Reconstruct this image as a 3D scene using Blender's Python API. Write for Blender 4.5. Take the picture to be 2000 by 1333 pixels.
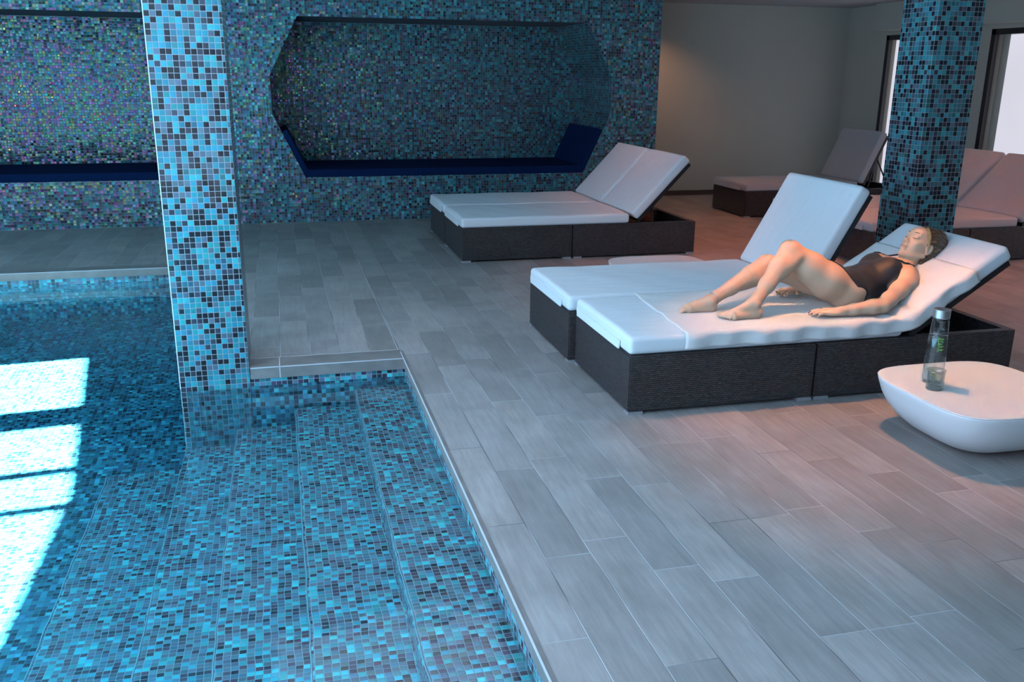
import bpy, bmesh, math, random
import numpy as np
from mathutils import Vector, Matrix, Euler

for o in list(bpy.data.objects):
    bpy.data.objects.remove(o)
S = bpy.context.scene
COL = S.collection
random.seed(7)
R = math.radians

# ------------------------------------------------------------------ camera
cam_d = bpy.data.cameras.new('camera')
cam_d.sensor_width = 36.0
cam_d.lens = 36.0 * 1770.2 / 2000.0
cam_d.clip_start = 0.05
cam_d.clip_end = 100
cam = bpy.data.objects.new('camera', cam_d)
COL.objects.link(cam)
yaw, pitch, roll = R(14.3304), R(16.4113), R(-0.5175)
fwd = Vector((math.sin(yaw) * math.cos(pitch), math.cos(yaw) * math.cos(pitch), -math.sin(pitch)))
rt = Vector((math.cos(yaw), -math.sin(yaw), 0))
dn = fwd.cross(rt)
r2 = rt * math.cos(roll) + dn * math.sin(roll)
d2 = -rt * math.sin(roll) + dn * math.cos(roll)
cam.matrix_world = Matrix(((r2.x, -d2.x, -fwd.x, 0.0), (r2.y, -d2.y, -fwd.y, 0.0), (r2.z, -d2.z, -fwd.z, 1.45), (0, 0, 0, 1)))
S.camera = cam

# ------------------------------------------------------------------ colour management
S.view_settings.view_transform = 'Standard'
S.view_settings.look = 'None'
S.view_settings.gamma = 1.0
S.view_settings.use_curve_mapping = False
S.view_settings.exposure = 0.0
S.cycles.use_denoising = True
S.cycles.max_bounces = 10
S.cycles.transparent_max_bounces = 16
S.cycles.caustics_reflective = False
S.cycles.caustics_refractive = False
S.cycles.sample_clamp_indirect = 4.0

# ------------------------------------------------------------------ world (daylight outside the windows)
W = bpy.data.worlds.new('world')
S.world = W
W.use_nodes = True
bg = W.node_tree.nodes['Background']
bg.inputs[0].default_value = (0.50, 0.72, 1.0, 1)
bg.inputs[1].default_value = 0.7


def light(name, kind, loc, rot, energy, color, **kw):
    d = bpy.data.lights.new(name, kind)
    d.energy = energy
    d.color = color
    for k, v in kw.items():
        setattr(d, k, v)
    o = bpy.data.objects.new(name, d)
    o.location = loc
    o.rotation_euler = rot
    COL.objects.link(o)
    return o


COOL = (0.62, 0.745, 1.0)
WARM = (1.0, 0.38, 0.13)
# daylight coming through the glazing on the pool side and behind the camera, then two added overhead fills
light('daylight_left', 'AREA', (-4.5, 2.1, 1.2), (0, R(-90), 0), 175, COOL, shape='RECTANGLE', size=1.9, size_y=8.5)
light('daylight_rear', 'AREA', (-2.4, -2.4, 1.25), (R(90), 0, 0), 38, COOL, shape='RECTANGLE', size=3.6, size_y=2.0)
light('added_fill_platform', 'AREA', (0.5, 5.0, 2.27), (0, 0, 0), 13, (0.78, 0.84, 1.0), shape='RECTANGLE', size=1.8, size_y=1.8)  # added ambient fill over the platform, no fixture there
light('added_fill_overhead', 'AREA', (-1.5, 1.6, 2.27), (0, 0, 0), 172, COOL, shape='RECTANGLE', size=3.6, size_y=4.6)  # added overhead fill that brightens the pool steps and near deck
# sun through the left glazing, falling on the pool floor
sun_dir = Vector((3.4, 0.27, -2.68)).normalized()
sun = light('sun', 'SUN', (-8, 0, 8), (0, 0, 0), 480.0, (1.0, 0.80, 0.72), angle=R(0.6))
sun.rotation_euler = sun_dir.to_track_quat('-Z', 'Y').to_euler()
# warm ceiling downlights
for nm, loc, e, sz in (('downlight_lounger', (2.5, 3.80, 2.24), 165, 62), ('downlight_corner', (4.0, 7.6, 2.24), 72, 105),
                       ('downlight_column', (4.7, 5.3, 2.24), 70, 110), ('downlight_right', (5.9, 6.9, 2.24), 30, 110),
                       ('downlight_wall', (4.3, 10.0, 2.24), 26, 130), ('downlight_aisle', (2.9, 5.9, 2.24), 40, 80)):
    light(nm, 'SPOT', loc, (R(-14), 0, 0) if nm.endswith('lounger') else (0, 0, 0), e, WARM if nm.endswith('lounger') else (1.0, 0.52, 0.30) if nm.endswith('wall') else (1.0, 0.27, 0.08), spot_size=R(sz), spot_blend=0.75, shadow_soft_size=0.035)


# ------------------------------------------------------------------ materials
def mat(name):
    m = bpy.data.materials.new(name)
    m.use_nodes = True
    nt = m.node_tree
    return m, nt, nt.nodes['Principled BSDF']


def N(nt, t, **kw):
    n = nt.nodes.new(t)
    for k, v in kw.items():
        setattr(n, k, v)
    return n


def math_n(nt, op, a, b=None, c=None):
    n = N(nt, 'ShaderNodeMath', operation=op)
    for i, v in enumerate((a, b, c)):
        if v is None:
            continue
        if isinstance(v, (int, float)):
            n.inputs[i].default_value = v
        else:
            nt.links.new(v, n.inputs[i])
    return n.outputs[0]


def vmath(nt, op, a, b=None, scale=None):
    n = N(nt, 'ShaderNodeVectorMath', operation=op)
    for i, v in enumerate((a, b)):
        if v is None:
            continue
        if isinstance(v, tuple):
            n.inputs[i].default_value = v
        else:
            nt.links.new(v, n.inputs[i])
    if scale is not None:
        n.inputs['Scale'].default_value = scale
    return n.outputs['Value'] if op in ('LENGTH', 'DOT_PRODUCT') else n.outputs[0]


def mix(nt, fac, a, b, blend='MIX'):
    n = N(nt, 'ShaderNodeMix', data_type='RGBA', blend_type=blend)
    for s, v in ((n.inputs[0], fac), (n.inputs[6], a), (n.inputs[7], b)):
        if isinstance(v, (int, float)):
            s.default_value = v
        elif isinstance(v, tuple):
            s.default_value = v if len(v) == 4 else (*v, 1)
        else:
            nt.links.new(v, s)
    return n.outputs[2]


def ramp(nt, fac, stops, interp='LINEAR'):
    n = N(nt, 'ShaderNodeValToRGB')
    cr = n.color_ramp
    cr.interpolation = interp
    while len(cr.elements) < len(stops):
        cr.elements.new(0.5)
    for e, (p, c) in zip(cr.elements, stops):
        e.position = p
        e.color = c if len(c) == 4 else (*c, 1)
    nt.links.new(fac, n.inputs[0])
    return n.outputs[0]


def bump(nt, height, dist=0.001, strength=1.0, normal=None):
    n = N(nt, 'ShaderNodeBump')
    n.inputs['Distance'].default_value = dist
    n.inputs['Strength'].default_value = strength
    nt.links.new(height, n.inputs['Height'])
    if normal is not None:
        nt.links.new(normal, n.inputs['Normal'])
    return n.outputs[0]


def simple(name, col, rough=0.5, metal=0.0, noise=0.0, nscale=30, bstr=0.0, bdist=0.002, spec=0.5, sheen=0.0):
    m, nt, p = mat(name)
    p.inputs['Base Color'].default_value = (*col, 1)
    p.inputs['Roughness'].default_value = rough
    p.inputs['Metallic'].default_value = metal
    p.inputs['Specular IOR Level'].default_value = spec
    if sheen:
        p.inputs['Sheen Weight'].default_value = sheen
    tc = N(nt, 'ShaderNodeTexCoord')
    nz = N(nt, 'ShaderNodeTexNoise')
    nz.inputs['Scale'].default_value = nscale
    nz.inputs['Detail'].default_value = 4
    nt.links.new(tc.outputs['Object'], nz.inputs['Vector'])
    if noise:
        c = ramp(nt, nz.outputs[0], [(0.3, tuple(x * (1 - noise) for x in col)), (0.7, tuple(min(1, x * (1 + noise)) for x in col))])
        nt.links.new(c, p.inputs['Base Color'])
    if bstr:
        nt.links.new(bump(nt, nz.outputs[0], bdist, bstr), p.inputs['Normal'])
    return m


def mosaic(name, palette, grout, tilt=0.05, wobble=0.0, film=1.0, rain=0.0, rough=0.12, pitch=0.0272, patch=0.0, spec=0.5):
    """small square glass tiles laid on the metric UVs of each face"""
    m, nt, p = mat(name)
    uv = N(nt, 'ShaderNodeUVMap').outputs[0]
    if wobble:
        nz = N(nt, 'ShaderNodeTexNoise')
        nz.inputs['Scale'].default_value = 7.0
        nz.inputs['Detail'].default_value = 2.0
        nt.links.new(uv, nz.inputs['Vector'])
        off = vmath(nt, 'SUBTRACT', nz.outputs['Color'], (0.5, 0.5, 0.5))
        off = vmath(nt, 'MULTIPLY', off, (wobble, wobble, 0.0))
        uv = vmath(nt, 'ADD', uv, off)
    sc = vmath(nt, 'SCALE', uv, scale=1.0 / pitch)
    cell = vmath(nt, 'FLOOR', sc)
    fr = vmath(nt, 'SUBTRACT', vmath(nt, 'FRACTION', sc), (0.5, 0.5, 0.0))
    fr = vmath(nt, 'ABSOLUTE', fr)
    sep = N(nt, 'ShaderNodeSeparateXYZ')
    nt.links.new(fr, sep.inputs[0])
    edge = math_n(nt, 'SMOOTH_MAX', sep.outputs[0], sep.outputs[1], 0.08)
    gm = N(nt, 'ShaderNodeMapRange')
    gm.inputs['From Min'].default_value = 0.435
    gm.inputs['From Max'].default_value = 0.465
    nt.links.new(edge, gm.inputs['Value'])
    wn = N(nt, 'ShaderNodeTexWhiteNoise', noise_dimensions='3D')
    nt.links.new(cell, wn.inputs['Vector'])
    wn2 = N(nt, 'ShaderNodeTexWhiteNoise', noise_dimensions='3D')
    nt.links.new(vmath(nt, 'ADD', cell, (37.3, 11.7, 5.1)), wn2.inputs['Vector'])
    val = wn.outputs['Value']
    if patch:
        pn = N(nt, 'ShaderNodeTexNoise')
        pn.inputs['Scale'].default_value = 0.16
        nt.links.new(cell, pn.inputs['Vector'])
        val = math_n(nt, 'ADD', val, math_n(nt, 'MULTIPLY', math_n(nt, 'SUBTRACT', pn.outputs[0], 0.5), patch))
        val = math_n(nt, 'FRACT', math_n(nt, 'ADD', val, 1.0)) if False else math_n(nt, 'MINIMUM', math_n(nt, 'MAXIMUM', val, 0.0), 0.999)
    col = ramp(nt, val, palette, 'CONSTANT')
    hs = N(nt, 'ShaderNodeHueSaturation')
    s2 = N(nt, 'ShaderNodeSeparateColor')
    nt.links.new(wn2.outputs['Color'], s2.inputs[0])
    nt.links.new(math_n(nt, 'MULTIPLY_ADD', s2.outputs[0], 0.05, 0.475), hs.inputs['Hue'])
    nt.links.new(math_n(nt, 'MULTIPLY_ADD', s2.outputs[1], 0.6, 0.7), hs.inputs['Value'])
    nt.links.new(col, hs.inputs['Color'])
    base = mix(nt, gm.outputs[0], hs.outputs[0], grout)
    nt.links.new(base, p.inputs['Base Color'])
    p.inputs['Specular IOR Level'].default_value = spec
    rr = math_n(nt, 'MULTIPLY_ADD', gm.outputs[0], 0.5, rough)
    nt.links.new(rr, p.inputs['Roughness'])
    # every tile sits at its own slight tilt
    geo = N(nt, 'ShaderNodeNewGeometry')
    t = vmath(nt, 'SCALE', vmath(nt, 'SUBTRACT', wn2.outputs['Color'], (0.5, 0.5, 0.5)), scale=tilt)
    nrm = vmath(nt, 'NORMALIZE', vmath(nt, 'ADD', geo.outputs['Normal'], t))
    dome = math_n(nt, 'SUBTRACT', 1.0, math_n(nt, 'POWER', math_n(nt, 'MULTIPLY', edge, 2.0), 6.0))
    nb = bump(nt, dome, 0.0012, 0.6, nrm)
    nt.links.new(nb, p.inputs['Normal'])
    if rain:
        p.inputs['IOR'].default_value = 1.72
    if rain:
        hv = N(nt, 'ShaderNodeCombineColor', mode='HSV')
        wn3 = N(nt, 'ShaderNodeTexWhiteNoise', noise_dimensions='3D')
        nt.links.new(vmath(nt, 'ADD', cell, (5.9, 71.3, 2.7)), wn3.inputs['Vector'])
        nt.links.new(math_n(nt, 'MULTIPLY_ADD', wn3.outputs['Value'], .80, .15), hv.inputs[0])
        hv.inputs[1].default_value = rain
        hv.inputs[2].default_value = 1.0
        nt.links.new(hv.outputs[0], p.inputs['Specular Tint'])
    if film:
        p.inputs['Thin Film IOR'].default_value = 1.9
        ft = math_n(nt, 'MULTIPLY_ADD', s2.outputs[2], 420.0 * film, 160.0)
        inv = math_n(nt, 'SUBTRACT', 1.0, gm.outputs[0])
        nt.links.new(math_n(nt, 'MULTIPLY', ft, inv), p.inputs['Thin Film Thickness'])
    return m


CY = (0.070, 0.46, 0.54)
TE = (0.045, 0.23, 0.30)
GB = (0.13, 0.20, 0.29)
DK = (0.018, 0.030, 0.050)
PU = (0.060, 0.050, 0.095)
BR = (0.085, 0.055, 0.060)
M_col = mosaic('column_mosaic', [(0.0, (0.010, 0.014, 0.020)), (0.26, (0.036, 0.040, 0.060)), (0.40, (0.085, 0.115, 0.155)), (0.52, (0.036, 0.150, 0.190)), (0.62, (0.028, 0.235, 0.290))], (0.27, 0.255, 0.29), tilt=0.03, patch=0.25, film=0, spec=0.35)
M_colr = mosaic('far_column_mosaic', [(0.0, (0.012, 0.016, 0.028)), (0.26, (0.045, 0.035, 0.055)), (0.40, (0.080, 0.105, 0.145)), (0.52, (0.040, 0.145, 0.175)), (0.72, (0.045, 0.24, 0.29))], (0.25, 0.265, 0.275), tilt=0.04, patch=0.25, film=0, spec=.3)
M_wall = mosaic('wall_mosaic', [(0.0, DK), (0.16, PU), (0.26, BR), (0.32, (0.06, 0.11, 0.15)), (0.54, (0.03, 0.15, 0.19)), (0.80, (0.045, 0.27, 0.33))], (0.10, 0.14, 0.17),
                tilt=0.24, rough=0.05, patch=0.3, spec=0.6, film=0, rain=.6)
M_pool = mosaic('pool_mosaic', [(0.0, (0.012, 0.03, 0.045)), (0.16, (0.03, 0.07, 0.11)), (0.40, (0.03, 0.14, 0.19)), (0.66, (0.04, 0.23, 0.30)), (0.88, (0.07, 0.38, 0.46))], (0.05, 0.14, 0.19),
                tilt=0.05, wobble=0.007, patch=0.3, film=0, pitch=.0240)  # shade of the deep basin is painted into this darker tile palette
M_step = mosaic('step_mosaic', [(0.0, (0.022, 0.032, 0.045)), (0.09, (0.07, 0.052, 0.075)), (0.24, (0.09, 0.13, 0.165)), (0.50, (0.07, 0.175, 0.225)), (0.70, (0.04, 0.24, 0.28)), (0.80, (0.045, 0.39, 0.45))], (0.17, 0.26, 0.30),
                tilt=0.05, wobble=0.004, patch=0.3, film=0, rain=.5, spec=.35)
M_ledge = mosaic('waterline_mosaic', [(0.0, DK), (0.25, PU), (0.38, GB), (0.55, TE), (0.74, CY)], (0.30, 0.32, 0.37), tilt=0.04, film=0)


def plank_mat():
    m, nt, p = mat('plank_floor_tiles')
    tc = N(nt, 'ShaderNodeTexCoord')
    sep = N(nt, 'ShaderNodeSeparateXYZ')
    nt.links.new(tc.outputs['Object'], sep.inputs[0])
    x = math_n(nt, 'SUBTRACT', sep.outputs[0], 0.577)
    y = sep.outputs[1]
    neg = math_n(nt, 'LESS_THAN', x, 0.0)
    pit = math_n(nt, 'MULTIPLY_ADD', neg, 0.0065, 0.1513)
    xs = math_n(nt, 'DIVIDE', x, pit)
    row = math_n(nt, 'FLOOR', xs)
    fx = math_n(nt, 'FRACT', xs)
    wr = N(nt, 'ShaderNodeTexWhiteNoise', noise_dimensions='1D')
    nt.links.new(math_n(nt, 'ADD', row, 4.37), wr.inputs['W'])
    offs = math_n(nt, 'MULTIPLY_ADD', wr.outputs['Value'], 0.665, -4.652 + 0.665 * 20)
    r0 = math_n(nt, 'COMPARE', row, 0.0, 0.1)
    offs0 = -4.652 + 0.665 * 20
    r0m = math_n(nt, 'MULTIPLY', r0, math_n(nt, 'SUBTRACT', offs0, offs))
    offs = math_n(nt, 'ADD', offs, r0m)
    ys = math_n(nt, 'DIVIDE', math_n(nt, 'ADD', y, offs), 0.665)
    pl = math_n(nt, 'FLOOR', ys)
    fy = math_n(nt, 'FRACT', ys)
    # joints
    dx = math_n(nt, 'MULTIPLY', math_n(nt, 'MINIMUM', fx, math_n(nt, 'SUBTRACT', 1.0, fx)), 0.152)
    dy = math_n(nt, 'MULTIPLY', math_n(nt, 'MINIMUM', fy, math_n(nt, 'SUBTRACT', 1.0, fy)), 0.665)
    d = math_n(nt, 'MINIMUM', dx, dy)
    wide = math_n(nt, 'LESS_THAN', math_n(nt, 'ABSOLUTE', x), 0.05)
    jm = N(nt, 'ShaderNodeMapRange')
    jm.inputs['From Min'].default_value = 0.0011
    jm.inputs['From Max'].default_value = 0.0024
    jm.inputs['To Min'].default_value = 1.0
    jm.inputs['To Max'].default_value = 0.0
    nt.links.new(d, jm.inputs['Value'])
    cv = N(nt, 'ShaderNodeCombineXYZ')
    nt.links.new(row, cv.inputs[0])
    nt.links.new(pl, cv.inputs[1])
    wp = N(nt, 'ShaderNodeTexWhiteNoise', noise_dimensions='3D')
    nt.links.new(cv.outputs[0], wp.inputs['Vector'])
    # grain along the plank
    mp = N(nt, 'ShaderNodeMapping')
    mp.inputs['Scale'].default_value = (60, 5, 1)
    nt.links.new(tc.outputs['Object'], mp.inputs[0])
    addv = vmath(nt, 'ADD', mp.outputs[0], vmath(nt, 'SCALE', wp.outputs['Color'], scale=30.0))
    g1 = N(nt, 'ShaderNodeTexNoise')
    g1.inputs['Scale'].default_value = 1.0
    g1.inputs['Detail'].default_value = 6
    g1.inputs['Roughness'].default_value = 0.65
    nt.links.new(addv, g1.inputs['Vector'])
    g2 = N(nt, 'ShaderNodeTexNoise')
    g2.inputs['Scale'].default_value = 3.5
    g2.inputs['Detail'].default_value = 5
    nt.links.new(vmath(nt, 'ADD', tc.outputs['Object'], vmath(nt, 'SCALE', wp.outputs['Color'], scale=9.0)), g2.inputs['Vector'])
    c = ramp(nt, g1.outputs[0], [(0.28, (0.272, 0.243, 0.238)), (0.72, (0.385, 0.348, 0.340))])
    c = mix(nt, 0.75, c, ramp(nt, g2.outputs[0], [(0.3, (0.74, 0.72, 0.71)), (0.7, (1.12, 1.12, 1.13))]), 'MULTIPLY')
    tint = ramp(nt, wp.outputs['Value'], [(0.0, (0.80, 0.79, 0.79)), (0.5, (1.0, 1.0, 1.0)), (1.0, (1.12, 1.10, 1.08))])
    c = mix(nt, 1.0, c, tint, 'MULTIPLY')
    jn = N(nt, 'ShaderNodeTexNoise')
    jn.inputs['Scale'].default_value = 2.2
    nt.links.new(tc.outputs['Object'], jn.inputs['Vector'])
    jc = ramp(nt, jn.outputs[0], [(0.40, (0.13, 0.12, 0.12)), (0.56, (0.50, 0.50, 0.52))])
    c = mix(nt, math_n(nt, 'MULTIPLY', jm.outputs[0], 0.85), c, jc)
    nt.links.new(c, p.inputs['Base Color'])
    nt.links.new(ramp(nt, g1.outputs[0], [(0.2, (0.42,) * 3), (0.8, (0.58,) * 3)]), p.inputs['Roughness'])
    h = math_n(nt, 'SUBTRACT', math_n(nt, 'MULTIPLY', g1.outputs[0], 0.5), jm.outputs[0])
    nt.links.new(bump(nt, h, 0.0012, 0.7), p.inputs['Normal'])
    return m


M_floor = plank_mat()
M_coping = simple('coping_tile', (0.20, 0.175, 0.17), 0.45, noise=0.18, nscale=9, bstr=0.2)
M_grout = simple('pale_grout', (0.52, 0.52, 0.55), 0.8)
M_cream = simple('cream_plaster', (0.50, 0.485, 0.43), 0.85, noise=0.03, nscale=2)
M_ceil = simple('ceiling_paint', (0.46, 0.46, 0.49), 0.9)
M_dark = simple('dark_brown_skirting', (0.07, 0.045, 0.035), 0.5)
M_black = simple('black_window_frame', (0.012, 0.013, 0.018), 0.35)
M_navy = simple('navy_upholstery', (0.003, 0.016, 0.070), 0.9, noise=0.12, nscale=60, bstr=0.15, spec=0.08)
M_frame = simple('dark_painted_metal', (0.02, 0.02, 0.024), 0.4, metal=0.3)
M_steel = simple('brushed_steel', (0.62, 0.62, 0.64), 0.28, metal=1.0)
M_foot = simple('silver_plastic_foot', (0.45, 0.46, 0.5), 0.35, metal=0.6)
M_white = simple('white_table_shell', (0.80, 0.80, 0.82), 0.33, noise=0.015, nscale=4)


def fabric(name, col, wr=0.6, wsc=(3, 9, 3), fine=0.15):
    m, nt, p = mat(name)
    tc = N(nt, 'ShaderNodeTexCoord')
    mp = N(nt, 'ShaderNodeMapping')
    mp.inputs['Scale'].default_value = wsc
    nt.links.new(tc.outputs['Object'], mp.inputs[0])
    n1 = N(nt, 'ShaderNodeTexNoise')
    n1.inputs['Scale'].default_value = 1.6
    n1.inputs['Detail'].default_value = 3
    n1.inputs['Distortion'].default_value = 0.6
    nt.links.new(mp.outputs[0], n1.inputs['Vector'])
    n2 = N(nt, 'ShaderNodeTexNoise')
    n2.inputs['Scale'].default_value = 350
    nt.links.new(tc.outputs['Object'], n2.inputs['Vector'])
    b1 = bump(nt, n1.outputs[0], 0.012, wr)
    b2 = bump(nt, n2.outputs[0], 0.001, fine, b1)
    nt.links.new(b2, p.inputs['Normal'])
    p.inputs['Base Color'].default_value = (*col, 1)
    p.inputs['Roughness'].default_value = 0.8
    p.inputs['Sheen Weight'].default_value = 0.15
    p.inputs['Specular IOR Level'].default_value = 0.25
    return m


M_cush = fabric('white_vinyl_cushion', (0.74, 0.77, 0.81), 0.5)
M_cushg = fabric('grey_lilac_cushion', (0.46, 0.44, 0.47), 0.25)
M_towel = fabric('white_terry_towel', (0.74, 0.73, 0.73), 0.25, (9, 7, 9), 0.9)


def weave():
    m, nt, p = mat('dark_wicker_weave')
    uv = N(nt, 'ShaderNodeUVMap').outputs[0]
    br = N(nt, 'ShaderNodeTexBrick')
    br.offset = 0.5
    br.inputs['Scale'].default_value = 1.0
    br.inputs['Brick Width'].default_value = 0.019
    br.inputs['Row Height'].default_value = 0.0095
    br.inputs['Mortar Size'].default_value = 0.0024
    br.inputs['Mortar Smooth'].default_value = 1.0
    br.inputs['Color1'].default_value = (0.080, 0.070, 0.078, 1)
    br.inputs['Color2'].default_value = (0.036, 0.033, 0.038, 1)
    br.inputs['Mortar'].default_value = (0.006, 0.005, 0.006, 1)
    nt.links.new(uv, br.inputs['Vector'])
    nt.links.new(br.outputs['Color'], p.inputs['Base Color'])
    p.inputs['Roughness'].default_value = 0.42
    inv = math_n(nt, 'SUBTRACT', 1.0, br.outputs['Fac'])
    nt.links.new(bump(nt, inv, 0.006, 1.0), p.inputs['Normal'])
    return m


M_weave = weave()


def glassy(name, col, rough=0.0, ior=1.45):
    m, nt, p = mat(name)
    p.inputs['Base Color'].default_value = (*col, 1)
    p.inputs['Transmission Weight'].default_value = 1.0
    p.inputs['Roughness'].default_value = rough
    p.inputs['IOR'].default_value = ior
    return m


def schlick(nt, f0, normal=None):
    lw = N(nt, 'ShaderNodeLayerWeight')
    lw.inputs['Blend'].default_value = 0.5
    if normal is not None:
        nt.links.new(normal, lw.inputs['Normal'])
    return math_n(nt, 'MULTIPLY_ADD', math_n(nt, 'POWER', lw.outputs['Facing'], 5.0), 1.0 - f0, f0)


def thin_glass(name, tint, refl=1.0):
    """clear sheet: lets light straight through and reflects by its facing angle"""
    m = bpy.data.materials.new(name)
    m.use_nodes = True
    nt = m.node_tree
    nt.nodes.clear()
    out = N(nt, 'ShaderNodeOutputMaterial')
    tr = N(nt, 'ShaderNodeBsdfTransparent')
    tr.inputs[0].default_value = (*tint, 1)
    gl = N(nt, 'ShaderNodeBsdfGlossy')
    gl.inputs['Roughness'].default_value = 0.03
    gl.inputs['Color'].default_value = (refl, refl, refl, 1)
    mx = N(nt, 'ShaderNodeMixShader')
    nt.links.new(schlick(nt, 0.08), mx.inputs[0])
    nt.links.new(tr.outputs[0], mx.inputs[1])
    nt.links.new(gl.outputs[0], mx.inputs[2])
    nt.links.new(mx.outputs[0], out.inputs['Surface'])
    return m


def water_mat():
    m = bpy.data.materials.new('pool_water')
    m.use_nodes = True
    nt = m.node_tree
    nt.nodes.clear()
    out = N(nt, 'ShaderNodeOutputMaterial')
    tr = N(nt, 'ShaderNodeBsdfTransparent')
    gl = N(nt, 'ShaderNodeBsdfGlossy')
    gl.inputs['Roughness'].default_value = 0.02
    gl.inputs['Color'].default_value = (1, 1, 1, 1)
    tc = N(nt, 'ShaderNodeTexCoord')
    n1 = N(nt, 'ShaderNodeTexNoise')
    n1.inputs['Scale'].default_value = 3.2
    n1.inputs['Detail'].default_value = 3
    nt.links.new(tc.outputs['Object'], n1.inputs['Vector'])
    b = bump(nt, n1.outputs[0], 0.02, 0.35)
    nt.links.new(b, gl.inputs['Normal'])
    mx = N(nt, 'ShaderNodeMixShader')
    nt.links.new(schlick(nt, 0.022, b), mx.inputs[0])
    nt.links.new(tr.outputs[0], mx.inputs[1])
    nt.links.new(gl.outputs[0], mx.inputs[2])
    nt.links.new(mx.outputs[0], out.inputs['Surface'])
    ab = N(nt, 'ShaderNodeVolumeAbsorption')
    ab.inputs['Color'].default_value = (0.03, 0.73, 0.86, 1)
    ab.inputs['Density'].default_value = 0.55
    nt.links.new(ab.outputs[0], out.inputs['Volume'])
    return m


M_water = water_mat()


def emit(name, col, s):
    m = bpy.data.materials.new(name)
    m.use_nodes = True
    nt = m.node_tree
    nt.nodes.clear()
    out = N(nt, 'ShaderNodeOutputMaterial')
    e = N(nt, 'ShaderNodeEmission')
    tc = N(nt, 'ShaderNodeTexCoord')
    n1 = N(nt, 'ShaderNodeTexNoise')
    n1.inputs['Scale'].default_value = 0.9
    nt.links.new(tc.outputs['Object'], n1.inputs['Vector'])
    c = ramp(nt, n1.outputs[0], [(0.3, tuple(x * 0.92 for x in col)), (0.7, col)])
    nt.links.new(c, e.inputs[0])
    e.inputs[1].default_value = s
    nt.links.new(e.outputs[0], out.inputs['Surface'])
    return m


M_blind = emit('backlit_blind', (0.74, 0.73, 0.84), 1.0)


# ------------------------------------------------------------------ mesh helpers
def uv_box(bm):
    """metric UVs laid along each face's main axes"""
    uvl = bm.loops.layers.uv.verify()
    for f in bm.faces:
        n = f.normal
        a = max(range(3), key=lambda i: abs(n[i]))
        for l in f.loops:
            c = l.vert.co
            l[uvl].uv = ((c.y, c.z) if a == 0 else (c.x, c.z) if a == 1 else (c.x, c.y))


def finish(name, bm, m, parent=None, smooth=False, uv=True, recalc=True):
    if recalc:
        bmesh.ops.recalc_face_normals(bm, faces=bm.faces)
    bm.normal_update()
    if uv:
        uv_box(bm)
    me = bpy.data.meshes.new(name)
    bm.to_mesh(me)
    bm.free()
    for f in me.polygons:
        f.use_smooth = smooth
    me.materials.append(m)
    o = bpy.data.objects.new(name, me)
    COL.objects.link(o)
    if parent is not None:
        o.parent = parent
    return o


def box(bm, x0, x1, y0, y1, z0, z1):
    vs = [bm.verts.new(p) for p in ((x0, y0, z0), (x1, y0, z0), (x1, y1, z0), (x0, y1, z0), (x0, y0, z1), (x1, y0, z1), (x1, y1, z1), (x0, y1, z1))]
    for f in ((0, 3, 2, 1), (4, 5, 6, 7), (0, 1, 5, 4), (1, 2, 6, 5), (2, 3, 7, 6), (3, 0, 4, 7)):
        bm.faces.new([vs[i] for i in f])
    return vs


def rbox_bm(sx, sy, sz, r, seg=4, sub=0):
    bm = bmesh.new()
    box(bm, -sx / 2, sx / 2, -sy / 2, sy / 2, -sz / 2, sz / 2)
    bmesh.ops.bevel(bm, geom=bm.edges[:], offset=r, segments=seg, profile=0.5, affect='EDGES')
    return bm


def loft(bm, rings, cap0=True, cap1=True, closed=True):
    vr = [[bm.verts.new(p) for p in r] for r in rings]
    n = len(vr[0])
    for a, b in zip(vr, vr[1:]):
        for i in range(n if closed else n - 1):
            j = (i + 1) % n
            bm.faces.new((a[i], a[j], b[j], b[i]))
    if cap0:
        bm.faces.new(vr[0][::-1])
    if cap1:
        bm.faces.new(vr[-1])
    return vr


def lathe_bm(prof, seg=40, cap0=True, cap1=True, bm=None, c=(0, 0)):
    bm = bm or bmesh.new()
    rings = [[(c[0] + r * math.cos(2 * math.pi * i / seg), c[1] + r * math.sin(2 * math.pi * i / seg), z) for i in range(seg)] for r, z in prof]
    loft(bm, rings, cap0, cap1)
    return bm


def tube_bm(pts, rad, seg=8, bm=None, cap=True):
    bm = bm or bmesh.new()
    pts = [Vector(p) for p in pts]
    rs = rad if isinstance(rad, (list, tuple)) else [rad] * len(pts)
    rings = []
    up = Vector((0.1, 0.2, 1)).normalized()
    for i, p in enumerate(pts):
        t = (pts[min(i + 1, len(pts) - 1)] - pts[max(i - 1, 0)]).normalized()
        a = t.cross(up)
        if a.length < 1e-3:
            a = t.cross(Vector((1, 0, 0)))
        a.normalize()
        b = t.cross(a)
        rings.append([p + (a * math.cos(2 * math.pi * k / seg) + b * math.sin(2 * math.pi * k / seg)) * rs[i] for k in range(seg)])
    loft(bm, rings, cap, cap)
    return bm


def struct(o, label=None):
    o['kind'] = 'structure'
    if label:
        o['label'] = label
    return o


def tag(o, label, cat, group=None):
    o['label'] = label
    o['category'] = cat
    if group:
        o['group'] = group
    return o


def empty(name, loc, rz=0.0):
    o = bpy.data.objects.new(name, None)
    o.location = loc
    o.rotation_euler = (0, 0, rz)
    o.empty_display_size = 0.1
    COL.objects.link(o)
    return o


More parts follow.
